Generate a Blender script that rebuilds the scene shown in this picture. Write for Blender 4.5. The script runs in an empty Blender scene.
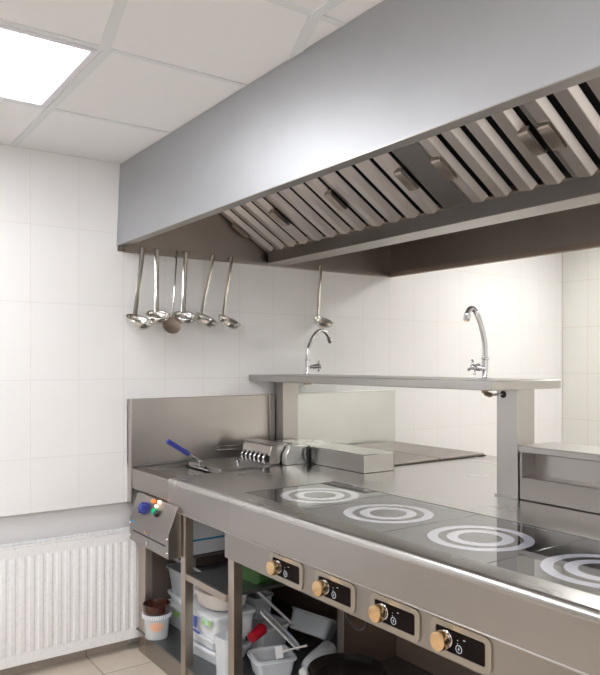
import bpy, bmesh, math, random
from mathutils import Vector, Matrix, Euler
random.seed(7)
S = bpy.context.scene
COL = S.collection
R = math.radians
PI = math.pi

# ------------------------------------------------------------------ materials
def nt(name):
    m = bpy.data.materials.new(name); m.use_nodes = True
    t = m.node_tree; b = t.nodes['Principled BSDF']
    return m, t, b

def N(t, kind, **k):
    n = t.nodes.new(kind)
    for a, v in k.items(): setattr(n, a, v)
    return n

def mth(t, op, a, b=None, c=None):
    n = N(t, 'ShaderNodeMath', operation=op)
    for i, v in enumerate((a, b, c)):
        if v is None: continue
        if isinstance(v, (int, float)): n.inputs[i].default_value = v
        else: t.links.new(v, n.inputs[i])
    return n.outputs[0]

def simple(name, col, rough=.5, metal=0, coat=0, alpha=1, trans=0, ior=1.45, emit=None, bump=0, bscale=60):
    m, t, b = nt(name)
    b.inputs['Base Color'].default_value = (*col, 1)
    b.inputs['Roughness'].default_value = rough
    b.inputs['Metallic'].default_value = metal
    b.inputs['Coat Weight'].default_value = coat
    b.inputs['Alpha'].default_value = alpha
    b.inputs['Transmission Weight'].default_value = trans
    b.inputs['IOR'].default_value = ior
    if emit:
        b.inputs['Emission Color'].default_value = (*emit[0], 1)
        b.inputs['Emission Strength'].default_value = emit[1]
    # slight procedural variation in every material
    tc = N(t, 'ShaderNodeTexCoord'); no = N(t, 'ShaderNodeTexNoise')
    no.inputs['Scale'].default_value = bscale
    t.links.new(tc.outputs['Object'], no.inputs['Vector'])
    mr = N(t, 'ShaderNodeMapRange')
    mr.inputs['To Min'].default_value = max(0, rough - .04); mr.inputs['To Max'].default_value = min(1, rough + .04)
    t.links.new(no.outputs['Fac'], mr.inputs['Value']); t.links.new(mr.outputs[0], b.inputs['Roughness'])
    if bump:
        bp = N(t, 'ShaderNodeBump'); bp.inputs['Strength'].default_value = bump; bp.inputs['Distance'].default_value = .002
        t.links.new(no.outputs['Fac'], bp.inputs['Height']); t.links.new(bp.outputs[0], b.inputs['Normal'])
    return m

def steel(name, col=(.62, .6, .58), rough=.28, stretch=(2, 60, 60), var=.08, wav=.25, smudge=.06, metal=1.0, wscale=2.2):
    """brushed stainless sheet: fine grain along one axis, soft waviness of thin sheet, wipe marks"""
    m, t, b = nt(name)
    b.inputs['Metallic'].default_value = metal
    tc = N(t, 'ShaderNodeTexCoord')
    mp = N(t, 'ShaderNodeMapping'); mp.inputs['Scale'].default_value = stretch
    t.links.new(tc.outputs['Object'], mp.inputs[0])
    n1 = N(t, 'ShaderNodeTexNoise'); n1.inputs['Scale'].default_value = 1.3; n1.inputs['Detail'].default_value = 1
    t.links.new(mp.outputs[0], n1.inputs['Vector'])
    n2 = N(t, 'ShaderNodeTexNoise'); n2.inputs['Scale'].default_value = wscale; n2.inputs['Detail'].default_value = 0
    t.links.new(tc.outputs['Object'], n2.inputs['Vector'])
    n3 = N(t, 'ShaderNodeTexNoise'); n3.inputs['Scale'].default_value = 5; n3.inputs['Detail'].default_value = 2
    t.links.new(tc.outputs['Object'], n3.inputs['Vector'])
    r = mth(t, 'ADD', mth(t, 'MULTIPLY', n1.outputs['Fac'], var * .5), rough - var / 4)
    r = mth(t, 'ADD', r, mth(t, 'MULTIPLY', mth(t, 'SUBTRACT', n3.outputs['Fac'], .5), smudge * 3))
    t.links.new(r, b.inputs['Roughness'])
    mx = N(t, 'ShaderNodeMix', data_type='RGBA')
    mx.inputs['A'].default_value = (*[c * .93 for c in col], 1); mx.inputs['B'].default_value = (*[min(1, c * 1.06) for c in col], 1)
    t.links.new(n3.outputs['Fac'], mx.inputs['Factor']); t.links.new(mx.outputs['Result'], b.inputs['Base Color'])
    bp = N(t, 'ShaderNodeBump'); bp.inputs['Strength'].default_value = wav; bp.inputs['Distance'].default_value = .02
    t.links.new(n2.outputs['Fac'], bp.inputs['Height']); t.links.new(bp.outputs[0], b.inputs['Normal'])
    return m

def tiles(name, ua, va, pu, pv, ou, ov, gw, col, grout, rough=.15, jit=.012, spec=.5, bump=.3, blotch=0):
    m, t, b = nt(name)
    tc = N(t, 'ShaderNodeTexCoord'); sp = N(t, 'ShaderNodeSeparateXYZ')
    t.links.new(tc.outputs['Object'], sp.inputs[0])
    def line(ax, p, o):
        q = mth(t, 'DIVIDE', mth(t, 'SUBTRACT', sp.outputs[ax], o), p)
        f = mth(t, 'FRACT', mth(t, 'ADD', q, 100))
        d = mth(t, 'MINIMUM', f, mth(t, 'SUBTRACT', 1, f))
        return mth(t, 'MULTIPLY', d, p), mth(t, 'FLOOR', q)
    du, iu = line(ua, pu, ou); dv, iv = line(va, pv, ov)
    d = mth(t, 'MINIMUM', du, dv)
    mr = N(t, 'ShaderNodeMapRange', interpolation_type='SMOOTHSTEP')
    mr.inputs['From Min'].default_value = gw * .5; mr.inputs['From Max'].default_value = gw * .5 + .0015
    t.links.new(d, mr.inputs['Value'])
    cb = N(t, 'ShaderNodeCombineXYZ'); t.links.new(iu, cb.inputs[0]); t.links.new(iv, cb.inputs[1])
    wn = N(t, 'ShaderNodeTexWhiteNoise'); t.links.new(cb.outputs[0], wn.inputs['Vector'])
    br = N(t, 'ShaderNodeMix', data_type='RGBA')
    br.inputs['A'].default_value = (*[c - jit for c in col], 1); br.inputs['B'].default_value = (*[min(1, c + jit) for c in col], 1)
    t.links.new(wn.outputs['Value'], br.inputs['Factor'])
    src = br.outputs['Result']
    if blotch:
        nz = N(t, 'ShaderNodeTexNoise'); nz.inputs['Scale'].default_value = 7; nz.inputs['Detail'].default_value = 6
        t.links.new(tc.outputs['Object'], nz.inputs['Vector'])
        b2 = N(t, 'ShaderNodeMix', data_type='RGBA', blend_type='MULTIPLY'); b2.inputs['Factor'].default_value = blotch
        t.links.new(src, b2.inputs['A']); t.links.new(nz.outputs['Fac'], b2.inputs['B']); src = b2.outputs['Result']
    mx = N(t, 'ShaderNodeMix', data_type='RGBA'); mx.inputs['A'].default_value = (*grout, 1)
    t.links.new(mr.outputs[0], mx.inputs['Factor']); t.links.new(src, mx.inputs['B'])
    t.links.new(mx.outputs['Result'], b.inputs['Base Color'])
    rr = N(t, 'ShaderNodeMapRange'); rr.inputs['To Min'].default_value = .8; rr.inputs['To Max'].default_value = rough
    t.links.new(mr.outputs[0], rr.inputs['Value']); t.links.new(rr.outputs[0], b.inputs['Roughness'])
    bp = N(t, 'ShaderNodeBump'); bp.inputs['Strength'].default_value = bump; bp.inputs['Distance'].default_value = .001
    t.links.new(mr.outputs[0], bp.inputs['Height']); t.links.new(bp.outputs[0], b.inputs['Normal'])
    return m

M = {}
M['steel'] = steel('steel', (.47, .455, .44), .32, smudge=.02)
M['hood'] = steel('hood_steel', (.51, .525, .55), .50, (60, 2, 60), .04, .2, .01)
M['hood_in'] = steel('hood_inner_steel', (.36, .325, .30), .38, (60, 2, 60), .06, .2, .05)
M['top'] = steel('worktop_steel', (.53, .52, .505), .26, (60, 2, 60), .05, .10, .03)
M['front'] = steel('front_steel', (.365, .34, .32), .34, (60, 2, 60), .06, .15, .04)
M['edge'] = steel('shaded_edge_steel', (.405, .385, .37), .32, (60, 2, 60), .05, .12, .03)  # worktop sheet steel, darkened to paint in the dim reflection on its front
M['post'] = steel('post_steel', (.50, .44, .39), .33, (60, 60, 2), .08, .1, .05)
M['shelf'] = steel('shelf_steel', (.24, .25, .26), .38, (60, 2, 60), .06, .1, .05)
M['splash'] = steel('splash_steel', (.53, .50, .48), .30, (2, 60, 60), .0, .45, .0, wscale=2.6)
M['splash_far'] = steel('far_splash_steel', (.66, .675, .655), .34, (2, 60, 60), .05, .5, .03, wscale=2.6)
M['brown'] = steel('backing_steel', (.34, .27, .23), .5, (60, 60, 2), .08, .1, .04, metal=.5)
M['filter_a'] = steel('filter_steel', (.80, .75, .71), .36, (3, 60, 60), .06, .0, .03)
M['filter_dark'] = simple('filter_gap_shade', (.018, .016, .015), .6)  # near-black sheet painting the shade in the gaps between baffles
M['plate'] = steel('hotplate_steel', (.37, .335, .31), .42, (2, 60, 60), .1, .1, .08)
M['chrome'] = simple('chrome', (.62, .62, .64), .07, 1)
M['polished'] = simple('polished_steel', (.70, .68, .65), .14, 1)
M['mesh_steel'] = simple('strainer_steel', (.36, .30, .26), .45, 1, bump=1, bscale=400)
M['brass'] = simple('brass', (.83, .58, .33), .22, 1)
M['brass_pipe'] = simple('brass_pipe', (.45, .36, .24), .35, 1)
M['bezel'] = simple('bezel', (.43, .395, .34), .36, .9)
M['display'] = simple('display_black', (.010, .007, .007), .12, 0, ior=1.12)
M['printed'] = simple('printed_white', (.62, .68, .78), .4)
M['glass'] = simple('hob_glass', (.010, .011, .012), .025, ior=3.6)
M['ring'] = simple('hob_ring', (.46, .47, .56), .08, coat=1, ior=1.6)
M['seam'] = simple('dark_seam', (.04, .035, .03), .6)
M['rubber'] = simple('rubber', (.02, .02, .02), .6)
M['lacquer'] = simple('radiator_enamel', (.86, .86, .875), .28)
M['ceil'] = simple('ceiling_board', (.86, .865, .88), .85, bump=.15, bscale=300)
M['grid'] = simple('grid_bar', (.76, .785, .80), .55)
M['plaster'] = simple('plaster', (.72, .71, .715), .8, bump=.2)
M['lamp_frame'] = simple('lamp_frame', (.80, .80, .86), .5)
M['lamp'] = simple('lamp_diffuser', (1, 1, 1), .4, emit=((.985, .985, 1.0), 7.5))
M['lamp_added'] = simple('lamp_diffuser_added', (1, 1, 1), .4, emit=((.975, .985, 1.0), 11.0))
M['lamp_added_warm'] = simple('lamp_diffuser_added_warm', (1, 1, 1), .4, emit=((1.0, .985, .945), 12.5))
M['blue'] = simple('blue_plastic', (.035, .05, .33), .35)
M['blue_knob'] = simple('blue_knob', (.04, .05, .30), .3)
M['blue_tape'] = simple('blue_tape', (.05, .32, .62), .4)
M['green'] = simple('green_lens', (.0, .28, .12), .2, emit=((0, .8, .3), .25))
M['orange'] = simple('orange_lens', (.85, .22, .05), .2, emit=((1, .25, .05), .35))
M['lit'] = simple('lit_lens', (1, .72, .60), .2, emit=((1, .7, .55), 1.0))
M['clear'] = simple('clear_plastic', (.88, .91, .94), .22, alpha=.58, coat=.2)
M['milky'] = simple('milky_plastic', (.87, .90, .94), .3, alpha=.86)
M['frost'] = simple('frosted_lid', (.88, .91, .95), .35, alpha=.92)
M['grey_tub'] = simple('grey_tub', (.70, .75, .80), .3, alpha=.80)
M['cream'] = simple('cream_plastic', (.84, .79, .75), .4)
M['white'] = simple('white_plastic', (.85, .85, .86), .4)
M['white_box'] = simple('white_box', (.78, .81, .86), .55)
M['clip'] = simple('blue_clip', (.10, .16, .62), .35)
M['label_green'] = simple('green_label', (.42, .62, .22), .45)
M['label_teal'] = simple('teal_label', (.50, .75, .68), .45)
M['label_orange'] = simple('orange_label', (.78, .45, .30), .5)
M['green_tub'] = simple('green_tub', (.05, .13, .035), .35)
M['dark_brown'] = simple('dark_brown_plastic', (.045, .03, .026), .4)
M['brown_pot'] = simple('brown_glaze', (.055, .014, .009), .15, coat=.6)
M['red'] = simple('red_plastic', (.55, .01, .03), .3)
M['pan'] = simple('pan_black', (.012, .009, .009), .22, coat=.3)
M['dark_steel'] = simple('dark_steel', (.20, .17, .15), .3, 1)
M['wtile'] = tiles('white_wall_tile', 0, 2, .2222, .36, .862, .97, .0022, (.86, .86, .865), (.75, .735, .72), .16, .006)
M['wtile_dim'] = tiles('darkened_wall_tile', 1, 2, .2222, .36, 3.35, .97, .0026, (.42, .40, .385), (.34, .32, .30), .22, .006)  # unseen left wall, tiles darkened so steel fronts reflect less light
M['wtile_b'] = tiles('white_wall_tile_side', 1, 2, .2222, .36, 3.35, .97, .0026, (.86, .855, .82), (.74, .68, .60), .22, .006)
M['ftile'] = tiles('floor_tile', 0, 1, .40, .40, 1.12, 3.11, .006, (.66, .58, .49), (.36, .30, .25), .35, .03, blotch=.25)
M['skirt'] = tiles('skirting_tile', 0, 2, .40, 5, 1.12, -3, .005, (.52, .46, .41), (.30, .24, .19), .35, .02, blotch=.2)

# ------------------------------------------------------------------ mesh helpers
class MB:
    def __init__(s): s.b = bmesh.new(); s.mats = []
    def mi(s, m):
        if m is None: return 0
        if m not in s.mats: s.mats.append(m)
        return s.mats.index(m)
    def faces(s, fs, m):
        i = s.mi(m)
        for f in fs: f.material_index = i
    def box(s, x0, x1, y0, y1, z0, z1, m=None, rot=None):
        vs = [s.b.verts.new((x, y, z)) for x in (x0, x1) for y in (y0, y1) for z in (z0, z1)]
        if rot is not None:
            for v in vs: v.co = rot @ v.co
        q = [(0, 1, 3, 2), (4, 6, 7, 5), (0, 4, 5, 1), (2, 3, 7, 6), (0, 2, 6, 4), (1, 5, 7, 3)]
        s.faces([s.b.faces.new([vs[i] for i in f]) for f in q], m); return s
    def prism(s, poly, axis, a, b, m=None):
        """poly in the two other axes (cyclic order), extruded along axis from a to b"""
        def P(u, v, w):
            return ((w, u, v), (u, w, v), (u, v, w))[axis]
        A = [s.b.verts.new(P(u, v, a)) for u, v in poly]; B = [s.b.verts.new(P(u, v, b)) for u, v in poly]
        n = len(poly); fs = [s.b.faces.new(A), s.b.faces.new(B[::-1])]
        for i in range(n): fs.append(s.b.faces.new((A[i], B[i], B[(i + 1) % n], A[(i + 1) % n])))
        s.faces(fs, m); return s
    def loft(s, rings, m=None, cap0=True, cap1=True, closed=True):
        V = [[s.b.verts.new(p) for p in r] for r in rings]; fs = []
        n = len(rings[0])
        for a, b in zip(V, V[1:]):
            for i in range(n if closed else n - 1):
                fs.append(s.b.faces.new((a[i], a[(i + 1) % n], b[(i + 1) % n], b[i])))
        if cap0: fs.append(s.b.faces.new(V[0][::-1]))
        if cap1: fs.append(s.b.faces.new(V[-1]))
        s.faces(fs, m); return s
    def tube(s, pts, r, m=None, seg=10, flat=None):
        pts = [Vector(p) for p in pts]; rings = []; n = len(pts); prev = None
        for i, p in enumerate(pts):
            t = (pts[min(i + 1, n - 1)] - pts[max(i - 1, 0)]).normalized()
            if prev is None:
                u = t.orthogonal().normalized()
                if abs(t.z) > .8: u = (Vector((1, 0, 0)) - t * t.x).normalized()
            else: u = (prev - t * prev.dot(t)).normalized()
            prev = u; w = t.cross(u)
            rr = r[i] if isinstance(r, (list, tuple)) else r
            ru, rw = (rr, rr) if flat is None else flat
            rings.append([p + u * ru * math.cos(2 * PI * k / seg) + w * rw * math.sin(2 * PI * k / seg) for k in range(seg)])
        return s.loft(rings, m)
    def lathe(s, prof, c=(0, 0, 0), m=None, seg=32, mat=None, cap0=False, cap1=False):
        c = Vector(c); rings = []
        for r, z in prof:
            ring = [Vector((r * math.cos(2 * PI * k / seg), r * math.sin(2 * PI * k / seg), z)) for k in range(seg)]
            if mat is not None: ring = [mat @ p for p in ring]
            rings.append([p + c for p in ring])
        return s.loft(rings, m, cap0, cap1)
    def shell(s, prof, m=None, off=(0, 0, 0), n=8, cap0=True):
        """tub of rounded-rectangle rings; prof: (hx, hy, radius, z)"""
        rings = []
        for hx, hy, rad, z in prof:
            ring = []
            for cx, cy, a0 in ((1, 1, 0), (-1, 1, 90), (-1, -1, 180), (1, -1, 270)):
                for k in range(n):
                    a = R(a0 + 90 * k / (n - 1))
                    ring.append((off[0] + cx * (hx - rad) + rad * math.cos(a), off[1] + cy * (hy - rad) + rad * math.sin(a), off[2] + z))
            rings.append(ring)
        return s.loft(rings, m, cap0, True)
    def build(s, name, m, parent=None, bevel=0, smooth=35, seg=2):
        bmesh.ops.recalc_face_normals(s.b, faces=s.b.faces)
        me = bpy.data.meshes.new(name); s.b.to_mesh(me); s.b.free()
        for mm in (s.mats or [m]): me.materials.append(M[mm or m])
        for p in me.polygons: p.use_smooth = True
        me.set_sharp_from_angle(angle=R(smooth))
        o = bpy.data.objects.new(name, me); COL.objects.link(o)
        if parent: o.parent = parent
        if bevel:
            bv = o.modifiers.new('bevel', 'BEVEL'); bv.width = bevel; bv.segments = seg; bv.limit_method = 'ANGLE'; bv.angle_limit = R(40)
            bv.harden_normals = False
        return o

def tag(o, label, cat, group=None):
    o['label'] = label; o['category'] = cat
    if group: o['group'] = group
    return o
def empty(name, label=None, cat=None, group=None):
    o = bpy.data.objects.new(name, None); COL.objects.link(o); o.empty_display_size = .05
    if label: tag(o, label, cat, group)
    return o
def kids(o):
    return [c for c in bpy.data.objects if c.parent is o]
def rebase(root, base):
    """geometry was written in world metres: move the root to its base point and keep the meshes where they are"""
    base = Vector(base); T = Matrix.Translation(-base)
    def go(o):
        if o.type == 'MESH': o.data.transform(T)
        for c in kids(o): go(c)
    go(root); root.location = base; return root
def copy_tree(o, parent=None):
    c = o.copy(); COL.objects.link(c); c.parent = parent
    for ch in kids(o): copy_tree(ch, c)
    return c
def struct(name, mb, m, parent=None, **k):
    o = mb.build(name, m, parent, **k)
    o['kind'] = 'structure'
    return o
def bez(p0, p1, p2, p3, n=10):
    p0, p1, p2, p3 = map(Vector, (p0, p1, p2, p3)); out = []
    for i in range(n + 1):
        t = i / n; out.append(p0 * (1 - t) ** 3 + p1 * 3 * t * (1 - t) ** 2 + p2 * 3 * t * t * (1 - t) + p3 * t ** 3)
    return out

# ------------------------------------------------------------------ room
X0, X1, Y0, Y1, CZ = -1.7, 4.94, -2.4, 3.38, 2.395
struct('floor', MB().box(X0 - .1, X1 + .1, Y0 - .1, Y1 + .1, -.1, 0), 'ftile')
struct('ceiling', MB().box(X0 - .1, X1 + .1, Y0 - .1, Y1 + .1, CZ, CZ + .1), 'ceil')
wb = struct('wall_back', MB().box(X0 - .1, X1 + .1, Y1, Y1 + .1, 0, CZ), 'plaster')
tf = struct('tile_facing', MB().box(X0, X1, 3.35, Y1, .718, CZ), 'wtile', wb, bevel=.003)
struct('wall_right', MB().box(X1, X1 + .1, Y0, 3.35, 0, CZ), 'wtile_b')
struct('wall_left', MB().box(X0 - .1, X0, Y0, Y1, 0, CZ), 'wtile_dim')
struct('wall_front', MB().box(X0, X1, Y0 - .1, Y0, 0, CZ), 'wtile')
struct('baseboard_back', MB().box(X0, 1.33, 3.352, Y1, 0, .085), 'skirt', bevel=.002)

# ceiling grid bars (each run its own slightly uneven length, as hung)
g = MB(); BZ = 0
def bar(x0, y0, x1, y1, w=.024):
    global BZ
    BZ += .00011
    d = Vector((x1 - x0, y1 - y0, 0)).normalized(); n = Vector((-d.y, d.x, 0)) * w / 2
    A, B = Vector((x0, y0, 0)), Vector((x1, y1, 0))
    q = [A - n, B - n, B + n, A + n]
    lo = [g.b.verts.new((p.x, p.y, CZ - .004 - BZ)) for p in q]; hi = [g.b.verts.new((p.x, p.y, CZ + .001)) for p in q]
    g.b.faces.new(lo[::-1]); g.b.faces.new(hi)
    for i in range(4): g.b.faces.new((lo[i], lo[(i + 1) % 4], hi[(i + 1) % 4], hi[i]))
for y in (2.145, 2.775): bar(X0, y, X1, y, .02)
bar(X0, 1.60, X1, 1.585, .024)
for y in (.97, .36, -.25, -.86, -1.47): bar(X0, y, X1, y)
for k in range(-4, 8):
    x = .775 + .61 * k
    if k in (0, 1):
        bar(x + .012, 2.145, x + .012, 3.35, .03)
        xa = x + .002 if k == 0 else 1.425
        xb = .655 if k == 0 else 1.185
        bar(xa, 2.155, xb, 1.59, .034); bar(xb, 1.59, xb, Y0, .03)
    else: bar(x, Y0, x, 3.35)
struct('trim_1', g, 'grid')

# square ceiling lights
def ceiling_light(cx, cy, label, group=None, lm='lamp', hx=.296):
    r = empty('ceiling_light', label, 'ceiling light', group)
    h = .296; k = hx
    f = MB()
    for a in ((-k, k, -h, -h + .018), (-k, k, h - .018, h), (-k, -k + .018, -h + .018, h - .018), (k - .018, k, -h + .018, h - .018)):
        f.box(a[0], a[1], a[2], a[3], -.008, 0)
    f.build('light_frame', 'lamp_frame', r, bevel=.001)
    MB().box(-k + .018, k - .018, -h + .018, h - .018, -.005, -.001).build('diffuser', lm, r)
    r.location = (cx, cy, CZ)
    return r
ceiling_light(.160, 2.460, 'bright flush ceiling light panel near the back wall, left of the extractor hood', hx=.601)
for (x, y) in ((-1.05, 1.24), (-1.05, 2.46), (.465, .05), (-1.05, .05), (-1.05, -1.2), (.465, -1.2), (-.3, .65), (-.3, -1.8), (4.1, 2.46), (4.1, 1.24), (4.1, .05), (4.1, -1.2), (2.3, -1.3)):  # unseen panels added to raise the room's brightness
    ceiling_light(x, y, 'added flush ceiling light outside the view, brightening the room', 'added ceiling lights beyond the view', 'lamp_added_warm' if x > 3 else 'lamp_added')

# ------------------------------------------------------------------ extractor hood
hood = empty('extractor_hood', 'long stainless steel extractor hood hung over the cooking island', 'extractor hood')
HX0, HX1, HY0, HY1, HZ0, HZ1 = 1.27, 3.09, -.6, 3.348, 1.962, 2.392
HF = 1.990
MB().prism([(HX0, HF), (HX0 + .004, HF), (HX0 + .022, HZ1), (HX0 + .018, HZ1)], 1, HY0, HY1).build('front_panel', 'hood', hood)
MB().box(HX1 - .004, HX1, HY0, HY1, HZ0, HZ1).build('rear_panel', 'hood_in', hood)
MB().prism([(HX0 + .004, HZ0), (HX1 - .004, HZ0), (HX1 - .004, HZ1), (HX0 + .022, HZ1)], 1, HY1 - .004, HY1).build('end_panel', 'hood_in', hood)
MB().prism([(HX0 + .004, HZ0), (HX1 - .004, HZ0), (HX1 - .004, HZ1), (HX0 + .022, HZ1)], 1, HY0, HY0 + .004).build('end_panel', 'hood', hood)
lip = MB()
lip.prism([(HX0, HF - .003), (HX0 + .036, HF - .006), (HX0 + .036, HF + .020), (HX0 + .032, HF + .020), (HX0 + .032, HF - .002), (HX0, HF)], 1, HY0, HY1 - .005)
lip.build('gutter_lip', 'front', hood)
lip = MB()
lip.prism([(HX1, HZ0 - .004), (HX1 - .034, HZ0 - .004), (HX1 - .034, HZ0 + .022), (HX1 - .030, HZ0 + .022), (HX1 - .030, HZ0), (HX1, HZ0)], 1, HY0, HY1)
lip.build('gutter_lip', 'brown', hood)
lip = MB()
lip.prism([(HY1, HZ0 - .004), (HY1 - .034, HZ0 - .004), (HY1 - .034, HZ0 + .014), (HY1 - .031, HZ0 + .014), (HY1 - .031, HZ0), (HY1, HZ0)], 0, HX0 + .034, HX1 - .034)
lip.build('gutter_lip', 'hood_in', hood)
# central grease trough
MB().prism([(2.133, 2.04), (2.133, 1.967), (2.272, 1.967), (2.272, 2.04), (2.264, 2.04), (2.264, 1.972), (2.141, 1.972), (2.141, 2.04)], 1, HY0 + .006, HY1 - .036).build('grease_trough', 'front', hood, bevel=.002)
# filter banks
SL = math.atan(.625); CS, SN = math.cos(SL), math.sin(SL)
def bank_matrix(side):
    """local: x = up the slope from the trough, y = along the hood, z = into the hood"""
    if side < 0: return Matrix(((-CS, 0, SN, 2.142), (0, 1, 0, 0), (SN, 0, CS, 2.030), (0, 0, 0, 1)))
    return Matrix(((CS, 0, -SN, 2.263), (0, 1, 0, 0), (SN, 0, CS, 2.030), (0, 0, 0, 1)))
LEN = .52
def grease_filter(side, ya, yb, baffles, handles):
    T = bank_matrix(side); mb = MB(); k = len(mb.b.verts)
    w = yb - ya
    def P(poly, a, b, m):   # poly in (y,z), extruded along the slope
        A = [mb.b.verts.new(T @ Vector((a, y, z))) for y, z in poly]; B = [mb.b.verts.new(T @ Vector((b, y, z))) for y, z in poly]
        fs = [mb.b.faces.new(A), mb.b.faces.new(B[::-1])]; n = len(poly)
        for i in range(n): fs.append(mb.b.faces.new((A[i], B[i], B[(i + 1) % n], A[(i + 1) % n])))
        mb.faces(fs, m)
    P([(ya, .032), (yb, .032), (yb, .036), (ya, .036)], 0, LEN, 'filter_dark')
    for a, b in ((0, .016), (LEN - .016, LEN)): P([(ya, -.002), (yb, -.002), (yb, .044), (ya, .044)], a, b, 'post')
    p = (w - .010) / baffles
    if side > 0 or True:
        for i in range(baffles):
            y = ya + .005 + i * p
            # folded channel: steep bright flank, flat crown, lower ledge
            pr = [(y + p * .27, .008), (y + p * .31, .005), (y + p * .45, -.012), (y + p * .49, -.013), (y + p * .93, -.004), (y + p * .97, -.001), (y + p * .985, .005),
                  (y + p * .965, .005), (y + p * .93, -.001), (y + p * .50, -.010), (y + p * .46, -.009), (y + p * .33, .007), (y + p * .29, .010)]
            P(pr, .012, LEN - .012, 'filter_a')
    for yy in (ya, yb - .004): P([(yy, 0), (yy + .004, 0), (yy + .004, .044), (yy, .044)], 0, LEN, 'filter_a')
    f = mb.build('grease_filter', 'filter_a', hood, smooth=20)
    for yh in handles:
        h = MB()
        c = .215
        pr = [(-.060, -.002), (-.056, -.018), (-.046, -.023), (.046, -.023), (.056, -.018), (.060, -.002), (.054, -.002), (.051, -.015), (.044, -.019), (-.044, -.019), (-.051, -.015), (-.054, -.002)]
        A = [h.b.verts.new(T @ Vector((c + u, yh - .021, z))) for u, z in pr]; B = [h.b.verts.new(T @ Vector((c + u, yh + .021, z))) for u, z in pr]
        h.b.faces.new(A); h.b.faces.new(B[::-1])
        for i in range(len(pr)): h.b.faces.new((A[i], B[i], B[(i + 1) % len(pr)], A[(i + 1) % len(pr)]))
        h.build('filter_handle', 'post', f, smooth=50)
def blank_panel(side, ya, yb):
    T = bank_matrix(side); mb = MB()
    vs = [mb.b.verts.new(T @ Vector((x, y, z))) for x in (0, LEN) for y in (ya, yb) for z in (-.002, .006)]
    for q in [(0, 1, 3, 2), (4, 6, 7, 5), (0, 4, 5, 1), (2, 3, 7, 6), (0, 2, 6, 4), (1, 5, 7, 3)]: mb.b.faces.new([vs[i] for i in q])
    mb.build('blank_panel', 'steel', hood, bevel=.001)
runs = [(2.888, 3.335, 4, (3.300, 2.925)), (2.438, 2.884, 4, (2.472,)), (1.982, 2.434, 4, (2.022,)), (1.40, 1.850, 4, (1.822, 1.437)),
        (.95, 1.396, 4, (1.36, .99)), (.50, .946, 4, (.91, .54)), (.05, .496, 4, (.46, .09)), (-.40, .046, 4, (.01, -.36))]
for a, b, n, hh in runs: grease_filter(-1, a, b, n, hh)
blank_panel(-1, 1.854, 1.978)
blank_panel(-1, HY0 + .006, -.404)
for a, b, n, hh in ((1.85, 3.335, 13, (2.6, 2.2)), (.35, 1.846, 13, (1.2,)), (HY0 + .01, .346, 8, (0,))): grease_filter(1, a, b, n, hh)
# ceiling of the hood above the filters
tm = bank_matrix(-1) @ Vector((LEN, 0, 0)); tp = bank_matrix(1) @ Vector((LEN, 0, 0))
MB().box(tm.x - .012, tm.x + .004, HY0 + .005, HY1 - .005, tm.z - .004, HZ1).build('filter_support', 'hood_in', hood)
MB().box(tp.x - .004, tp.x + .012, HY0 + .005, HY1 - .005, tp.z - .004, HZ1).build('filter_support', 'hood_in', hood)
rebase(hood, (2.18, 1.37, HZ0))

# ------------------------------------------------------------------ ladles hung on the lip
def ladle_proto(kind):
    """local origin = the hook's bend; handle hangs down -Z, bowl comes forward along -Y"""
    L = .30
    r = empty(kind)
    h = MB()
    if kind == 'ladle':
        h.tube([(0, .022, -.026), (0, .022, -.008), (0, .017, .003), (0, .008, .007), (0, .001, .003), (0, 0, -.010), (0, 0, -.10), (0, 0, -.2), (0, 0, -L), (0, -.004, -L - .012)], 1, flat=(.0115, .0024), seg=8)
        h.build('ladle_handle', 'polished', r)
        b = MB(); rad = .060; pr = []
        for i in range(11):
            a = R(9 * i); pr.append((rad * math.cos(a), -.046 * math.sin(a)))
        pr[-1] = (.0015, -.046)
        inner = [(max(.0012, q[0] - .003 if i < 9 else q[0] * .8), q[1] + .0025) for i, q in enumerate(pr)]
        prof = [(rad + .003, .0005)] + pr + inner[::-1]
        b.lathe(pr[::-1] + [(rad + .004, .001)] + [(rad + .003, .003)] + [(rad - .001, .0022)] + inner[1:], (0, 0, 0), seg=28, cap0=True, cap1=True)
        TT = Matrix.Translation((0, 0, -L - .006)) @ Matrix.Rotation(R(24), 4, 'X') @ Matrix.Translation((0, -rad, 0))
        for v in b.b.verts: v.co = TT @ v.co
        b.build('ladle_bowl', 'polished', r, smooth=60)
    else:
        h.tube([(0, .022, -.026), (0, .022, -.008), (0, .017, .003), (0, .008, .007), (0, .001, .003), (0, 0, -.010), (0, 0, -.10), (0, 0, -.2), (0, 0, -L), (0, -.003, -L - .01)], .0040, seg=8)
        h.build('skimmer_handle', 'polished', r)
        b = MB(); rad = .043
        mt = Euler((R(78), 0, R(0))).to_matrix()
        b.lathe([(.001, -.010), (rad * .5, -.008), (rad * .85, -.003), (rad, .001), (rad, .003), (rad * .85, 0), (rad * .5, -.005), (.001, -.007)], (0, -.006, -L - .052), mat=mt, seg=28, cap0=True, cap1=True)
        b.build('skimmer_dish', 'mesh_steel', r, smooth=60)
    return r
LP = ladle_proto('ladle'); SP = ladle_proto('skimmer')
RX = 3.318 - .004
def hang(proto, first, x, rz, tilt, lean, sc, label, grp):
    o = proto if first else copy_tree(proto)
    o.rotation_mode = 'XYZ'
    o.matrix_world = Matrix.Translation((x, RX - .012, HZ0 + .018)) @ Matrix.Rotation(R(lean), 4, 'Y') @ Matrix.Rotation(R(tilt), 4, 'X') @ Matrix.Rotation(R(rz), 4, 'Z') @ Matrix.Diagonal((sc, sc, sc, 1))
    tag(o, label, 'ladle' if proto is LP else 'skimmer', grp)
    return o
G = 'ladles hanging from the hood edge'
hang(LP, True, 1.388, 2, -1, 7.5, 1.10, 'large steel ladle hanging at the left end of the row, nearest the radiator side', G)
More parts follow.
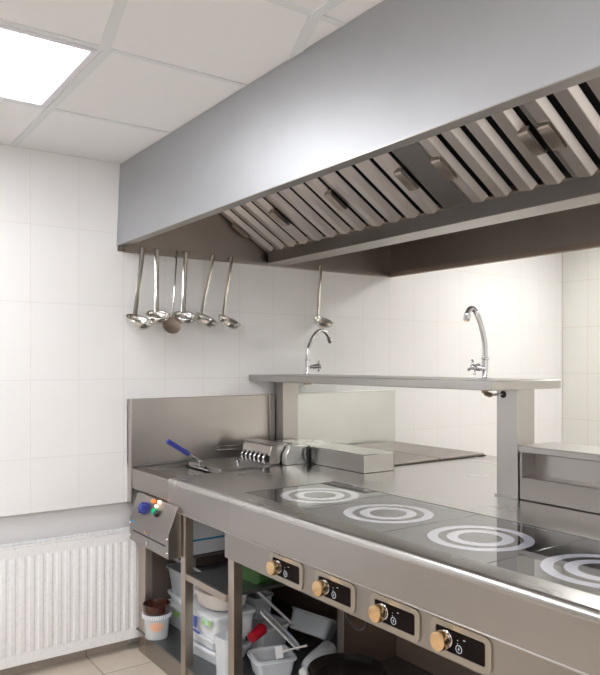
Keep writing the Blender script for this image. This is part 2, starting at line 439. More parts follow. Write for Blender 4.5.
hang(LP, False, 1.461, -14, 0, 0, 1.0, 'steel ladle hanging just left of the dark strainer, bowl partly behind it', G)
hang(LP, False, 1.622, -14, 0, 2.5, 1.0, 'steel ladle with bowl just right of the dark strainer', G)
hang(LP, False, 1.785, 8, 0, 13, 1.05, 'leaning steel ladle with handle slanting down to the left, between two others', G)
hang(LP, False, 1.897, 14, 0, 10, 1.05, 'thin handled ladle at the right end of the row of six, bowl turned right', G)
hang(LP, False, 2.497, 0, 0, 4, .98, 'single steel ladle hanging alone above the rear faucet', G)
hang(SP, True, 1.574, -12, -7, 8.0, 1.10, 'strainer with dark round mesh disc hanging among the ladles', G)

# ------------------------------------------------------------------ radiator
rad = empty('radiator', 'white ribbed panel radiator on the wall left of the cooking island', 'radiator')
rx1 = 1.372; rx0 = -.75; ry = 3.285
p = MB(); p.box(rx0, rx1, ry, ry + .012, .058, .585)
nr = int((rx1 - rx0 - .06) / .0405)
for i in range(nr):
    x = rx1 - .036 - i * .0405
    z0, z1 = .105, .545
    a, b2 = .0145, .011
    ring = lambda hw, dz, y: [(x - hw, y, z0 + dz), (x + hw, y, z0 + dz), (x + hw, y, z1 - dz), (x - hw, y, z1 - dz)]
    p.loft([ring(a, 0, ry + .001), ring(b2, .012, ry - .0035)], cap0=False)
p.build('front_plate', 'lacquer', rad, bevel=.0025)
MB().box(rx0, rx1, ry + .05, ry + .062, .058, .585).build('rear_plate', 'lacquer', rad, bevel=.002)
MB().box(rx1, rx1 + .004, ry, ry + .064, .058, .592).build('side_plate', 'lacquer', rad, bevel=.001)
MB().box(rx0 - .004, rx0, ry, ry + .064, .058, .592).build('side_plate', 'lacquer', rad, bevel=.001)
gr = MB()
gr.box(rx0, rx1, ry, ry + .006, .586, .594); gr.box(rx0, rx1, ry + .056, ry + .064, .586, .594)
x = rx0 + .006
while x < rx1 - .006:
    gr.box(x, x + .004, ry + .006, ry + .056, .586, .593); x += .0115
gr.build('top_grille', 'lacquer', rad)
for xx in (rx1 - .12, .2): MB().tube([(xx, ry + .064, .5), (xx, Y1 - .001, .5)], .008).build('wall_bracket', 'lacquer', rad)
rebase(rad, (.3, 3.32, .058))

# ------------------------------------------------------------------ island base
base = empty('island_base', 'stainless steel island frame with open shelves and a strip of knobs', 'kitchen base unit')
BX = 1.340
bt = MB()
for (lx, y0, y1) in ((BX, 2.735, 2.775), (1.354, 2.345, 2.388)):
    MB().box(lx, lx + .040, y0, y1, .0, .765).build('leg', 'post', base, bevel=.002)
MB().box(BX + .012, BX + .050, 3.19, 3.270, .0, .765).build('leg', 'post', base, bevel=.002)
MB().box(BX, BX + .04, -.30, -.26, .0, .765).build('leg', 'post', base, bevel=.002)
k = MB()
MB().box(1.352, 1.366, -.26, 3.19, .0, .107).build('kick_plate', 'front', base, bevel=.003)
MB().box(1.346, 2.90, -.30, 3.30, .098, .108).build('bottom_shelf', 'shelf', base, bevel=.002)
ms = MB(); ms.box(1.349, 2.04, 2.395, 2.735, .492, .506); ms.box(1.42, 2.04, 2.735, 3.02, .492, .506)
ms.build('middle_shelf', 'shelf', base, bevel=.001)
MB().box(1.343, 1.356, 2.388, 2.735, .481, .509).build('shelf_rail', 'post', base, bevel=.002)
MB().box(1.385, 2.2, 3.318, 3.326, .108, .80).build('wall_panel', 'brown', base)
MB().box(2.16, 2.17, -.30, 3.318, .108, .80).build('backing_panel', 'brown', base)
MB().box(1.86, 2.155, 2.30, 2.345, .108, .80).build('divider', 'post', base, bevel=.002)
MB().box(1.90, 2.155, 1.30, 1.31, .108, .80).build('divider', 'front', base, bevel=.002)
# knob strip
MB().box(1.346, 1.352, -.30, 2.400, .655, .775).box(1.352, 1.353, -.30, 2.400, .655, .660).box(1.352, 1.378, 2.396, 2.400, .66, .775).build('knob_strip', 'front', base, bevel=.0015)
def rrect(y0, y1, z0, z1, r, n=6):
    out = []
    for cy, cz, a0 in ((y1 - r, z1 - r, 0), (y0 + r, z1 - r, 90), (y0 + r, z0 + r, 180), (y1 - r, z0 + r, 270)):
        for k in range(n):
            a = R(a0 + 90 * k / (n - 1)); out.append((cy + r * math.cos(a), cz + r * math.sin(a)))
    return out
def control_panel(yc):
    z0, z1 = .662, .751; hw = .099
    b = MB()
    outer, inner = rrect(yc - hw, yc + hw, z0, z1, .020), rrect(yc - hw + .018, yc + hw - .018, z0 + .015, z1 - .015, .007)
    ring = lambda pl, x: [(x, y, z) for y, z in pl]
    b.loft([ring(outer, 1.347), ring(outer, 1.341), ring(inner, 1.341), ring(inner, 1.347)], cap0=False, cap1=False)
    cp = b.build('control_panel', 'bezel', base, smooth=40)
    d = MB(); d.prism(rrect(yc - hw + .016, yc + hw - .016, z0 + .013, z1 - .013, .007), 0, 1.3435, 1.3465)
    d.build('display', 'display', cp)
    s = MB()
    yi, zi = yc + .004, z0 + .031
    for ro, ri, x in ((.0105, .0088, 1.3428),):
        A = [(x, yi + ro * math.cos(a), zi + ro * math.sin(a)) for a in [2 * PI * k / 24 for k in range(24)]]
        B = [(x, yi + ri * math.cos(a), zi + ri * math.sin(a)) for a in [2 * PI * k / 24 for k in range(24)]]
        A2 = [(1.3434, p[1], p[2]) for p in A]; B2 = [(1.3434, p[1], p[2]) for p in B]
        s.loft([A2, A, B, B2], cap0=False, cap1=False)
    s.box(1.3428, 1.3434, yi - .0006, yi + .0006, zi - .004, zi + .005)
    s.box(1.3428, 1.3434, yi - .0035, yi + .0035, zi - .0006, zi + .0006)
    for yy, zz in ((.026, .052), (.008, .052), (.008, .044), (.024, .014), (-.012, .058), (-.016, .058)):
        s.box(1.3428, 1.3434, yc + yy - .0012, yc + yy + .0012, z0 + zz - .001, z0 + zz + .001)
    s.build('display_symbols', 'printed', cp)
    kb = MB(); yk, zk = yc + .044, z0 + .046
    mt = Matrix.Rotation(R(-90), 3, 'Y')
    kb.lathe([(.022, .000), (.022, .004), (.019, .006), (.017, .007)], (1.3432, yk, zk), mat=mt, m='chrome', seg=28, cap0=True, cap1=True)
    kb.lathe([(.016, .006), (.016, .012), (.0195, .014), (.0195, .015)], (1.3432, yk, zk), mat=mt, m='chrome', seg=28, cap0=True, cap1=True)
    kb.lathe([(.0225, .014), (.0245, .016), (.0245, .034), (.0235, .0365), (.021, .037), (.001, .0372)], (1.3432, yk, zk), mat=mt, m='brass', seg=32, cap0=True, cap1=True)
    kb.build('knob', 'brass', cp, smooth=35)
for yc in (1.972, 1.706, 1.438, 1.200): control_panel(yc)
rebase(base, (1.75, 1.5, 0))

# ------------------------------------------------------------------ worktop
top = empty('worktop', 'continuous stainless steel worktop with deep front edge along the island', 'worktop')
w = MB()
NOSE = [(1.348 - .018 * math.sin(R(a)), .882 + .018 * math.cos(R(a))) for a in range(0, 91, 15)]
# glass cut-out X 1.425..1.875, Y .79..2.385 ; fryer bay Y>2.885 X<2.11
w.prism([(1.33, .876), (1.342, .876), (1.342, .880), (1.35, .886), (3.10, .886), (3.10, .900)] + NOSE, 1, -.35, .385)
w.prism([(1.33, .876), (1.342, .876), (1.342, .880), (1.35, .886), (1.425, .886), (1.425, .900)] + NOSE, 1, .385, 2.385)
w.prism([(1.33, .876), (1.342, .876), (1.342, .880), (1.35, .886), (3.10, .886), (3.10, .900)] + NOSE, 1, 2.385, 2.885)
w.box(1.872, 3.10, .385, 2.385, .886, .900)
w.box(2.115, 3.10, 2.885, 3.348, .886, .900)
w.box(1.425, 1.872, .385, 2.385, .880, .886)
tw = w.build('top_sheet', 'top', top, smooth=35)
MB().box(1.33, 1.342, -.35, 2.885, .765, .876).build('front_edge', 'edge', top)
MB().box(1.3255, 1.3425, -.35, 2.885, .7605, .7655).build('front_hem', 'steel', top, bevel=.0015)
MB().box(3.085, 3.10, -.35, 3.348, .78, .886).build('rear_edge', 'front', top)
MB().box(1.3295, 1.3305, 2.3455, 2.3465, .768, .892).build('weld_seam', 'front', top)
rebase(top, (2.2, 1.5, .886))

# induction hobs, four glass plates in one row (the fifth lies outside the frame)
def hob(y0, y1, cx, cy, label):
    r = empty('induction_hob', label, 'induction hob', 'induction hobs set flush in the worktop')
    MB().box(1.4265, 1.8705, y0 + .0012, y1 - .0012, .8865, .8990).build('glass_plate', 'glass', r, bevel=.0006)
    for ro, ri in ((.152, .121), (.096, .063)):
        s = MB(); n = 72
        cs = [(math.cos(2 * PI * k / n), math.sin(2 * PI * k / n)) for k in range(n)]
        rg = lambda q, z: [(cx + q * c, cy + q * d, z) for c, d in cs]
        s.loft([rg(ro, .8990), rg(ro, .89915), rg(ri, .89915), rg(ri, .8990)], cap0=False, cap1=False)
        s.build('zone_ring', 'ring', r)
    s = MB()
    for k in range(9): s.box(1.852, 1.855, cy - .06 + k * .014, cy - .052 + k * .014, .8990, .89912)
    s.build('printed_marks', 'printed', r)
    rebase(r, (cx, cy, .8865))
hob(1.985, 2.385, 1.637, 2.172, 'induction hob with double grey rings at the far end, nearest the fryer')
hob(1.585, 1.985, 1.630, 1.776, 'second induction hob from the fryer, pale grey rings on reflecting glass')
hob(1.185, 1.585, 1.622, 1.372, 'third induction hob from the fryer, beside the foot of the near shelf post')
hob(.785, 1.185, 1.615, .975, 'nearest induction hob, rings cut off by the right edge of the view')

# ------------------------------------------------------------------ fryer bay
fr = empty('deep_fryer', 'built-in stainless deep fryer at the wall end of the island', 'deep fryer')
FY0, FY1 = 2.889, 3.348
f = MB()
f.prism([(1.33, .795), (1.342, .795), (1.342, .878), (1.39, .878), (1.39, .893), (1.334, .893), (1.33, .889)], 1, FY0, FY1)
f.box(1.39, 2.112, 3.285, FY1, .878, .893); f.box(1.39, 2.112, FY0, 2.925, .878, .893); f.box(2.08, 2.112, 2.925, 3.285, .878, .893)
f.build('rim', 'front', fr, bevel=.002)
f = MB()
f.box(1.388, 2.082, 2.923, 3.287, .795, .80)
f.box(1.385, 1.390, 2.923, 3.287, .80, .880); f.box(2.080, 2.085, 2.923, 3.287, .80, .880)
f.box(1.390, 2.080, 2.920, 2.925, .80, .880); f.box(1.390, 2.080, 3.285, 3.290, .80, .880)
f.build('tank', 'steel', fr)
MB().box(1.392, 1.615, 2.928, 3.282, .868, .874).build('drip_tray', 'top', fr, bevel=.002)
MB().box(1.325, 2.185, 3.332, 3.348, .900, 1.232).box(1.325, 1.337, 3.300, 3.348, .72, 1.232).build('splashback', 'splash', fr, bevel=.002)
MB().box(2.150, 2.186, 3.318, 3.332, .900, 1.232).build('splashback_flange', 'front', fr, bevel=.002)
# lid
ld = MB(); ld.box(1.625, 2.06, 2.935, 3.275, .878, .903)
lid = ld.build('lid', 'steel', fr, bevel=.003)
kn = MB(); kn.lathe([(.006, 0), (.005, .010), (.010, .014), (.011, .020), (.007, .024)], (1.78, 3.04, .903), seg=20, cap0=True, cap1=True)
kn.build('lid_knob', 'chrome', lid)
MB().tube([(1.615, 3.08, .893), (1.640, 3.08, .893)], .010, seg=16).build('hinge_bar', 'rubber', lid)
# heating head with element brackets
hh = MB()
hh.prism([(1.895, .902), (1.955, .902), (1.990, .965), (1.985, 1.000), (1.915, 1.000), (1.905, .985)], 1, 2.93, 3.20)
hd = hh.build('heating_head', 'front', fr, bevel=.003)
MB().box(1.896, 1.903, 2.935, 3.195, .915, .948).build('element_slot', 'rubber', hd)
MB().box(1.908, 1.992, 2.928, 3.204, 1.000, 1.006).build('head_plate', 'steel', hd, bevel=.001)
e2 = MB(); e2.prism([(1.965, .901), (2.10, .901), (2.10, .990), (2.035, 1.002), (1.995, 1.000), (1.965, .950)], 1, 2.885, 2.922)
e2.build('end_cover', 'splash_far', hd, bevel=.003)
e2 = MB(); e2.prism([(1.99, .901), (2.105, .901), (2.105, .985), (2.0, .985)], 1, 2.923, 3.25)
e2.build('rear_housing', 'hood_in', hd, bevel=.003)
for i in range(6):
    y = 2.953 + i * .041
    MB().tube([(1.905, y, .955), (1.884, y, .953), (1.872, y, .940), (1.874, y, .924), (1.882, y, .908)], .0065, seg=8).build('element_clip', 'chrome', hd)
MB().tube(bez((2.10, 2.876, .985), (2.075, 2.862, .985), (2.075, 2.862, .92), (2.10, 2.876, .903), 10), .007, seg=8).build('cable', 'rubber', hd)
MB().tube([(1.90, 3.22, .975), (1.80, 3.235, .975), (1.765, 3.238, .973), (1.755, 3.238, .965), (1.765, 3.238, .957), (1.80, 3.235, .955), (1.90, 3.22, .955)], .0045, seg=8).build('element_rod', 'chrome', hd)
# front control box under the rim
cb = MB()
poly = [(1.335, .792), (1.318, .792), (1.275, .675), (1.275, .573), (1.338, .573)]
cb.prism(poly, 1, 2.762, 3.192)
cbx = cb.build('control_box', 'front', fr, bevel=.0015)
MB().box(1.2735, 1.2755, 2.79, 3.150, .622, .628).build('slot', 'rubber', cbx)
nrm = Vector((-.117, 0, .043)).normalized()
# point on sloped face at height z
def sl(y, z): return Vector((1.318 - (.792 - z) * (.043 / .117), y, z))
al = math.atan2(.043, .117)
mt = Matrix.Rotation(-(PI / 2 - al), 3, 'Y')
kb = MB(); c = sl(3.06, .738)
star = []
ringk = lambda rr, z, w=0: [c + mt @ Vector(((rr + w * math.cos(6 * a)) * math.cos(a), (rr + w * math.cos(6 * a)) * math.sin(a), z)) for a in [2 * PI * k / 36 for k in range(36)]]
kb.loft([ringk(.030, 0), ringk(.030, .004), ringk(.024, .005, .002), ringk(.023, .026, .003), ringk(.018, .029, .002)])
kb.build('thermostat_knob', 'blue_knob', cbx)
for (y, z, m, rr, nm) in ((2.955, .742, 'green', .014, 'power_switch'), (2.925, .737, 'pan', .015, 'rocker_switch'), (2.990, .780, 'orange', .010, 'pilot_lamp'), (2.930, .785, 'lit', .009, 'pilot_lamp'), (2.945, .765, 'lit', .008, 'pilot_lamp')):
    kb = MB(); kb.lathe([(rr, 0), (rr, .008), (rr * .7, .014), (.001, .016)], sl(y, z), mat=mt, seg=20, cap0=True, cap1=True); kb.build(nm, m, cbx)
kb = MB(); m2 = Matrix.Rotation(R(-90), 3, 'Y')
kb.lathe([(.011, 0), (.010, .006), (.006, .010), (.001, .011)], (1.275, 2.975, .598), mat=m2, seg=20, cap0=True, cap1=True); kb.build('lock', 'chrome', cbx)
for y, z in ((2.775, .655), (2.775, .595), (3.180, .655), (3.180, .595)):
    kb = MB(); kb.lathe([(.006, 0), (.004, .003), (.001, .0035)], (1.275, y, z), mat=m2, seg=12, cap0=True, cap1=True); kb.build('screw', 'chrome', cbx)
kb = MB()
kb.tube([(1.271, 3.00, .650), (1.268, 2.985, .643), (1.268, 2.965, .643), (1.271, 2.95, .650)], .003, seg=8); kb.build('badge_scroll', 'brass', cbx)
kb = MB(); kb.box(1.2738, 1.2752, 2.955, 2.995, .636, .642); kb.build('badge', 'blue_tape', cbx)
kb = MB(); kb.box(1.2738, 1.2752, 3.13, 3.165, .662, .672); kb.build('badge', 'blue_tape', cbx)
rebase(fr, (1.7, 3.1, .573))

# fry basket hooked over the tank
bk = empty('fry_basket', 'blue-handled wire fry basket resting in the deep fryer', 'fry basket')
a, b_, c_ = Vector((1.420, 3.09, 1.040)), Vector((1.535, 3.085, .968)), Vector((1.588, 3.08, .936))
h = MB(); h.tube([a, a + (b_ - a) * .03, a + (b_ - a) * .5, a + (b_ - a) * .95, b_], [.009, .012, .011, .012, .009], seg=10); h.build('grip', 'blue', bk)
h = MB()
for s_ in (-.012, .012):
    h.tube([b_ + Vector((-.01, s_ * .4, .006)), c_ + Vector((0, s_, 0)), c_ + Vector((.006, s_, -.008)), c_ + Vector((.006, s_, -.045))], .0022, seg=8)
h.build('wire_handle', 'chrome', bk)
h = MB()
h.box(1.592, 1.598, 2.99, 3.20, .892, .897)
for k in range(9): h.tube([(1.595, 3.0 + k * .024, .894), (1.585, 3.0 + k * .024, .80), (1.50, 3.0 + k * .024, .80)], .0012, seg=6)
h.build('basket_wires', 'chrome', bk)
rebase(bk, (1.56, 3.09, .80))

# right splashback on the wall
tag(MB().box(2.300, 3.126, 3.336, 3.348, .901, 1.238).box(2.300, 3.126, 3.330, 3.336, 1.230, 1.238).build('splashback', 'splash_far', None, bevel=.002),
    'pale stainless splashback sheet on tiles behind the boiling plates', 'splashback')

# duct box on the worktop
db = empty('duct_housing', 'long low stainless steel box lying on the worktop beside the far shelf post', 'housing box')
MB().box(2.112, 2.296, 2.463, 3.20, .901, .984).build('box_body', 'steel', db, bevel=.003)
MB().box(2.110, 2.298, 2.461, 3.202, .984, .988).build('box_lid', 'top', db, bevel=.001)
MB().box(2.300, 2.335, 2.50, 2.515, .901, .982).build('end_bracket', 'brown', db, bevel=.001)
rebase(db, (2.2, 2.8, .901))

# boiling plates
bp_ = empty('boiling_plate_unit', 'flat hotplate with four dull brown-grey squares at the far corner of the worktop', 'hotplate')
MB().box(2.37, 3.075, 2.560, 3.300, .900, .904).build('plate_frame', 'seam', bp_)
for (x0, x1) in ((2.376, 2.716), (2.724, 3.068)):
    for (y0, y1) in ((2.567, 2.928), (2.936, 3.292)):
        MB().box(x0, x1, y0, y1, .904, .914).build('square_plate', 'plate', bp_, bevel=.002)
rebase(bp_, (2.72, 2.93, .900))

# ------------------------------------------------------------------ raised shelf
sh = empty('raised_shelf', 'long stainless steel shelf raised on two posts above the worktop', 'raised shelf')
n_ = 8; y0, y1, x0, x1, rr = 1.665, 3.346, 2.028, 2.462, .022
pl = [(x0, y1), (x0, y0)]
for k in range(n_): a = R(-90 + 90 * k / (n_ - 1)); pl.append((x1 - rr + rr * math.cos(a), y0 + rr + rr * math.sin(a)))
pl.append((x1, y1))
s = MB(); s.prism(pl, 2, 1.310, 1.345); s.build('shelf_board', 'steel', sh, bevel=.003)
def post(y0, y1, nm):
    s = MB(); s.box(2.190, 2.292, y0, y1, .901, 1.310); return s.build(nm, 'steel', sh, bevel=.002)
post(1.674, 1.772, 'post'); post(3.245, 3.330, 'post')
s = MB(); s.box(2.184, 2.298, 1.668, 1.674, .901, .906); s.box(2.184, 2.190, 1.674, 1.778, .901, .906); s.build('foot_weld', 'top', sh)
s = MB(); s.lathe([(.014, 0), (.014, .002), (.009, .003), (.001, .003)], (2.190, 1.740, 1.290), mat=Matrix.Rotation(R(-90), 3, 'Y'), seg=20, cap0=True, cap1=True); s.build('pipe_grommet', 'rubber', sh)
rebase(sh, (2.245, 2.5, .901))

# low two-tier upstand beyond the near post
up = empty('low_shelf_unit', 'low stainless steel box shelf running from the near shelf post along the worktop', 'low shelf')
MB().box(2.190, 2.40, -.20, 1.666, .901, .986).build('lower_step', 'front', up, bevel=.003)
MB().box(2.268, 2.40, -.20, 1.666, .986, 1.078).build('back_sheet', 'steel', up)
MB().box(2.180, 2.40, -.20, 1.666, 1.078, 1.103).build('upper_board', 'steel', up, bevel=.003)
MB().box(2.192, 2.268, 1.655, 1.666, .986, 1.078).build('end_sheet', 'front', up)
rebase(up, (2.29, .7, .901))

# ------------------------------------------------------------------ faucets
def faucet(x, y, ang, reach, height, kang, label, shape):
    r = empty('swan_neck_faucet', label, 'faucet', 'faucets on the raised shelf')
    b = MB(); b.lathe([(.026, 0), (.026, .004), (.014, .007), (.0125, .012), (.0125, .078), (.0155, .080), (.0155, .086), (.011, .088), (.010, .092)], (0, 0, 0), seg=24, cap0=True, cap1=True)
    b.build('faucet_body', 'chrome', r, smooth=40)
    d = Vector((math.cos(R(ang)), math.sin(R(ang)), 0))
    key = [Vector((0, 0, .085))] + [d * (reach * a) + Vector((0, 0, height * b)) for a, b in shape]
    pts = []
    for i in range(len(key) - 1):
        p0, p1, p2, p3 = key[max(i - 1, 0)], key[i], key[i + 1], key[min(i + 2, len(key) - 1)]
        for q in range(5):
            t = q / 5; pts.append(.5 * ((2 * p1) + (p2 - p0) * t + (2 * p0 - 5 * p1 + 4 * p2 - p3) * t * t + (3 * p1 - p0 - 3 * p2 + p3) * t ** 3))
    pts.append(key[-1])
    MB().tube(pts, [.0108] * len(pts), seg=12).build('spout', 'chrome', r, smooth=60)
    e = pts[-1]; e2 = (pts[-1] - pts[-2]).normalized()
    t_ = MB(); t_.tube([e - e2 * .012, e - e2 * .010, e + e2 * .016, e + e2 * .018], [.010, .0135, .0135, .012], m='chrome', seg=16)
    t_.tube([e + e2 * .0178, e + e2 * .020], [.010, .010], m='brass', seg=16)
    t_.build('aerator', 'chrome', r, smooth=40)
    v = Vector((math.cos(R(kang)), math.sin(R(kang)), .10)).normalized()
    s = MB(); s.tube([Vector((0, 0, .042)), Vector((0, 0, .042)) + v * .03, Vector((0, 0, .042)) + v * .031, Vector((0, 0, .042)) + v * .056], [.009, .009, .0125, .0125], seg=14)
    s.build('valve_stem', 'chrome', r, smooth=40)
    q = Vector((0, 0, .042)) + v * .064; u = v.cross(Vector((0, 0, 1))).normalized(); w_ = v.cross(u)
    s = MB(); s.tube([q - v * .010, q + v * .008, q + v * .012], [.011, .011, .006], seg=14)
    for kk in range(4):
        dd = u * math.cos(R(20 + 90 * kk)) + w_ * math.sin(R(20 + 90 * kk))
        s.tube([q, q + dd * .016, q + dd * .026, q + dd * .032], [.0045, .0042, .0066, .004], seg=10)
    s.build('cross_handle', 'chrome', r, smooth=50)
    r.location = (x, y, 1.345); return r
f1 = faucet(2.250, 1.878, 165, .085, .282, 175, 'near chrome swan-neck faucet with cross handle on the raised shelf',
            ((.0, .44), (.07, .60), (.24, .78), (.44, .92), (.62, .99), (.80, 1.0), (.95, .95), (1.0, .89)))
f2 = faucet(2.250, 3.095, 0, .150, .245, -20, 'far chrome swan-neck faucet on the raised shelf, below the single ladle',
            ((.0, .44), (.06, .62), (.22, .82), (.42, .95), (.62, 1.0), (.80, .97), (.93, .88), (1.0, .80)))
s = MB(); s.tube([(0, 0, -.036), (0, 0, -.056)], .013, m='brass_pipe', seg=14); s.tube([(0, 0, -.045), (-.002, -.006, -.058), (-.014, -.035, -.062), (-.02, -.05, -.061)], [.009, .010, .010, .008], m='brass_pipe', seg=12)
s.tube(bez((-.02, -.05, -.061), (-.04, -.08, -.06), (-.08, -.11, -.055), (-.058, -.137, -.055), 8), .005, m='chrome', seg=10)
pp = s.build('supply_pipe', 'brass_pipe', f1)
s = MB(); s.tube([(0, 0, -.036), (0, 0, -.052)], .022, seg=14); s.build('supply_pipe', 'brass_pipe', f2)

# ------------------------------------------------------------------ boxes and tubs on the shelves
def tub(name, parent, hx, hy, h, m, taper=.86, r=.03, t=.002, rim=.006, z=0):
    s = MB()
    s.shell([(hx * taper, hy * taper, r * .8, z), (hx * .985, hy * .985, r, z + h - .008), (hx + rim, hy + rim, r + rim, z + h - .006), (hx + rim, hy + rim, r + rim, z + h),
             (hx - t, hy - t, r, z + h), (hx * taper - t, hy * taper - t, r * .8, z + t)])
    return s.build(name, m, parent, smooth=50)
def lidm(name, parent, hx, hy, z, m, r=.035, t=.012, step=.012):
    s = MB()
    s.shell([(hx, hy, r, z), (hx, hy, r, z + t * .6), (hx - .004, hy - .004, r, z + t * .75), (hx - step, hy - step, r, z + t * .75), (hx - step - .003, hy - step - .003, r, z + t * .35), (hx * .5, hy * .5, r, z + t * .3)])
    return s.build(name, m, parent, smooth=50)
def put(r, loc, rz=0, rx=0, ry=0):
    r.location = loc; r.rotation_euler = (R(rx), R(ry), R(rz)); return r

Z = .1085
# bucket + pot
o = empty('plastic_bucket', 'small clear plastic bucket with orange label on the bottom shelf corner', 'bucket')
s = MB(); s.lathe([(.001, 0), (.052, 0), (.054, .003), (.061, .100), (.066, .101), (.067, .108), (.064, .116), (.060, .116), (.059, .100), (.051, .005), (.001, .004)], seg=40, cap0=True, cap1=True); s.build('bucket_wall', 'clear', o, smooth=50)
s = MB()
for i in range(40):
    a = 2 * PI * i / 40; s.box(-.002, .002, -.003, .003, -.008, .008, rot=Matrix.Translation((.067 * math.cos(a), .067 * math.sin(a), .107)) @ Matrix.Rotation(a, 4, 'Z'))
s.build('ribbed_rim', 'frost', o)
s = MB(); pts = [-92 + 3.4 * i for i in range(-9, 10)]
lo = [(.0585 * math.cos(R(a - 22)), .0585 * math.sin(R(a - 22))) for a in pts]; hi = [(.0625 * math.cos(R(a - 22)), .0625 * math.sin(R(a - 22))) for a in pts]
zz = [.042 + .020 * (abs(i) / 9) ** 3 * .8 for i in range(-9, 10)]
s.loft([[(x, y, z) for (x, y), z in zip(lo, zz)], [(x * .5 + u * .5, y * .5 + v * .5, .06) for (x, y), (u, v) in zip(lo, hi)], [(x, y, .086 - (z - .042) * .7) for (x, y), z in zip(hi, zz)]], cap0=False, cap1=False, closed=False)
s.build('orange_label', 'label_orange', o)
put(o, (1.383, 3.125, Z))
o = empty('brown_pot', 'dark brown glazed bowl sitting in the top of the small plastic bucket', 'bowl')
s = MB(); s.lathe([(.001, .0), (.042, 0), (.050, .010), (.056, .030), (.061, .042), (.066, .050), (.067, .078), (.063, .080), (.060, .066), (.054, .040), (.044, .012), (.001, .008)], seg=40, cap0=True, cap1=True); s.build('bowl_wall', 'brown_pot', o, smooth=50)
put(o, (1.383, 3.125, Z + .080)); o.scale = (1.0, 1.0, 1.0)

def label_patch(parent, x, y0, y1, z0, z1, m, nm='label', tilt=.0):
    s = MB(); s.box(x - .0012, x, y0, y1, z0, z1); q = s.build(nm, m, parent); return q
# left stack
o = empty('storage_box', 'lidded clear storage box at the bottom of the stack behind the small bucket', 'storage box', 'plastic storage boxes')
tub('box_body', o, .125, .150, .100, 'milky', .92, .03); lidm('box_lid', o, .134, .159, .100, 'frost', t=.014)
label_patch(o, -.128, -.01, .055, .060, .092, 'label_green'); label_patch(o, -.1285, -.03, .0, .062, .078, 'label_teal')
put(o, (1.625, 3.125, Z), 3)
o = empty('storage_box', 'shallow clear box with lid under the open grey tub', 'storage box', 'plastic storage boxes')
tub('box_body', o, .120, .145, .034, 'milky', .92, .03); lidm('box_lid', o, .128, .153, .034, 'frost', t=.012)
put(o, (1.622, 3.130, Z + .1145), -4)
o = empty('open_tub', 'open grey translucent tub on top of the stack left of the first island leg', 'tub')
tub('tub_wall', o, .115, .150, .128, 'grey_tub', .84, .04, rim=.008)
put(o, (1.610, 3.120, Z + .1615), 2)

# middle stack
o = empty('clear_box', 'flat clear box at the very bottom of the middle stack', 'storage box', 'plastic storage boxes')
tub('box_body', o, .095, .135, .052, 'milky', .84, .035); lidm('box_lid', o, .102, .142, .052, 'frost', t=.010)
put(o, (1.525, 2.785, Z), 8)
o = empty('clear_box', 'flat clear box, second up in the middle stack', 'storage box', 'plastic storage boxes')
tub('box_body', o, .092, .132, .046, 'milky', .84, .035); lidm('box_lid', o, .100, .140, .046, 'frost', t=.010)
put(o, (1.520, 2.785, Z + .0625), 3)
o = empty('storage_box', 'large clear box with blue clips and green label in the middle stack', 'storage box', 'plastic storage boxes')
tub('box_body', o, .105, .160, .090, 'milky', .93, .03); lidm('box_lid', o, .114, .169, .090, 'frost', t=.018)
s = MB(); s.box(-.114, -.108, -.01, .024, .022, .072); s.build('blue_clip', 'clip', o, bevel=.003)
s = MB(); s.box(-.110, -.104, -.03, .06, .000, .008); s.build('blue_edge', 'clip', o, bevel=.001)
label_patch(o, -.1155, -.15, -.075, .062, .090, 'label_teal'); label_patch(o, -.117, -.148, -.125, .066, .088, 'label_green'); label_patch(o, -.117, -.096, -.072, .058, .078, 'label_green')
put(o, (1.525, 2.790, Z + .119), 2)
o = empty('oval_tub', 'oval cream plastic tub with lid on the large blue-clipped box', 'tub')
s = MB(); s.shell([(.085, .10, .075, 0), (.092, .112, .085, .006), (.097, .120, .090, .050), (.104, .128, .095, .052), (.106, .130, .097, .070), (.098, .122, .09, .074)]); s.build('tub_wall', 'cream', o, smooth=45)
put(o, (1.535, 2.765, Z + .2285), 4)
o = empty('round_jar', 'small round white jar with blue-ringed lid on the oval tub', 'jar')
s = MB(); s.lathe([(.040, 0), (.045, .004), (.045, .024), (.042, .026)], seg=32, m='cream', cap0=True, cap1=True); s.build('jar_wall', 'cream', o)
s = MB(); s.lathe([(.044, .026), (.046, .030), (.044, .034), (.030, .035)], seg=32, m='white', cap0=True, cap1=True); s.lathe([(.030, .0351), (.030, .0362), (.018, .0362)], seg=32, m='blue_tape', cap0=True, cap1=True); s.build('jar_lid', 'white', o)
put(o, (1.490, 2.830, Z + .3030))
o = empty('tall_jug', 'tall clear square plastic jug beside the second island leg', 'jug')
tub('jug_wall', o, .040, .045, .165, 'clear', .88, .018, rim=.005)
put(o, (1.452, 2.565, Z), 10)

# shelf items
o = empty('white_carton', 'white box with a blue tape line on the middle shelf', 'box')
s = MB(); s.box(-.19, .19, -.085, .085, .041, .272); s.build('box_wall', 'white_box', o, bevel=.003)
s = MB(); s.box(-.1915, .1915, -.0865, .0865, .102, .111); s.build('blue_tape', 'blue_tape', o)
put(o, (1.62, 2.93, .5065), 0)
tag(MB().box(1.425, 1.83, 2.80, 3.018, .5065, .5465).build('brown_tray', 'dark_brown', None, bevel=.002), 'dark brown tray under the white blue-taped box', 'tray')
o = empty('green_tub', 'low green plastic tub on the middle shelf behind the second leg', 'tub')
tub('tub_wall', o, .10, .09, .075, 'green_tub', .9, .025); 
put(o, (1.60, 2.52, .5065), 4)

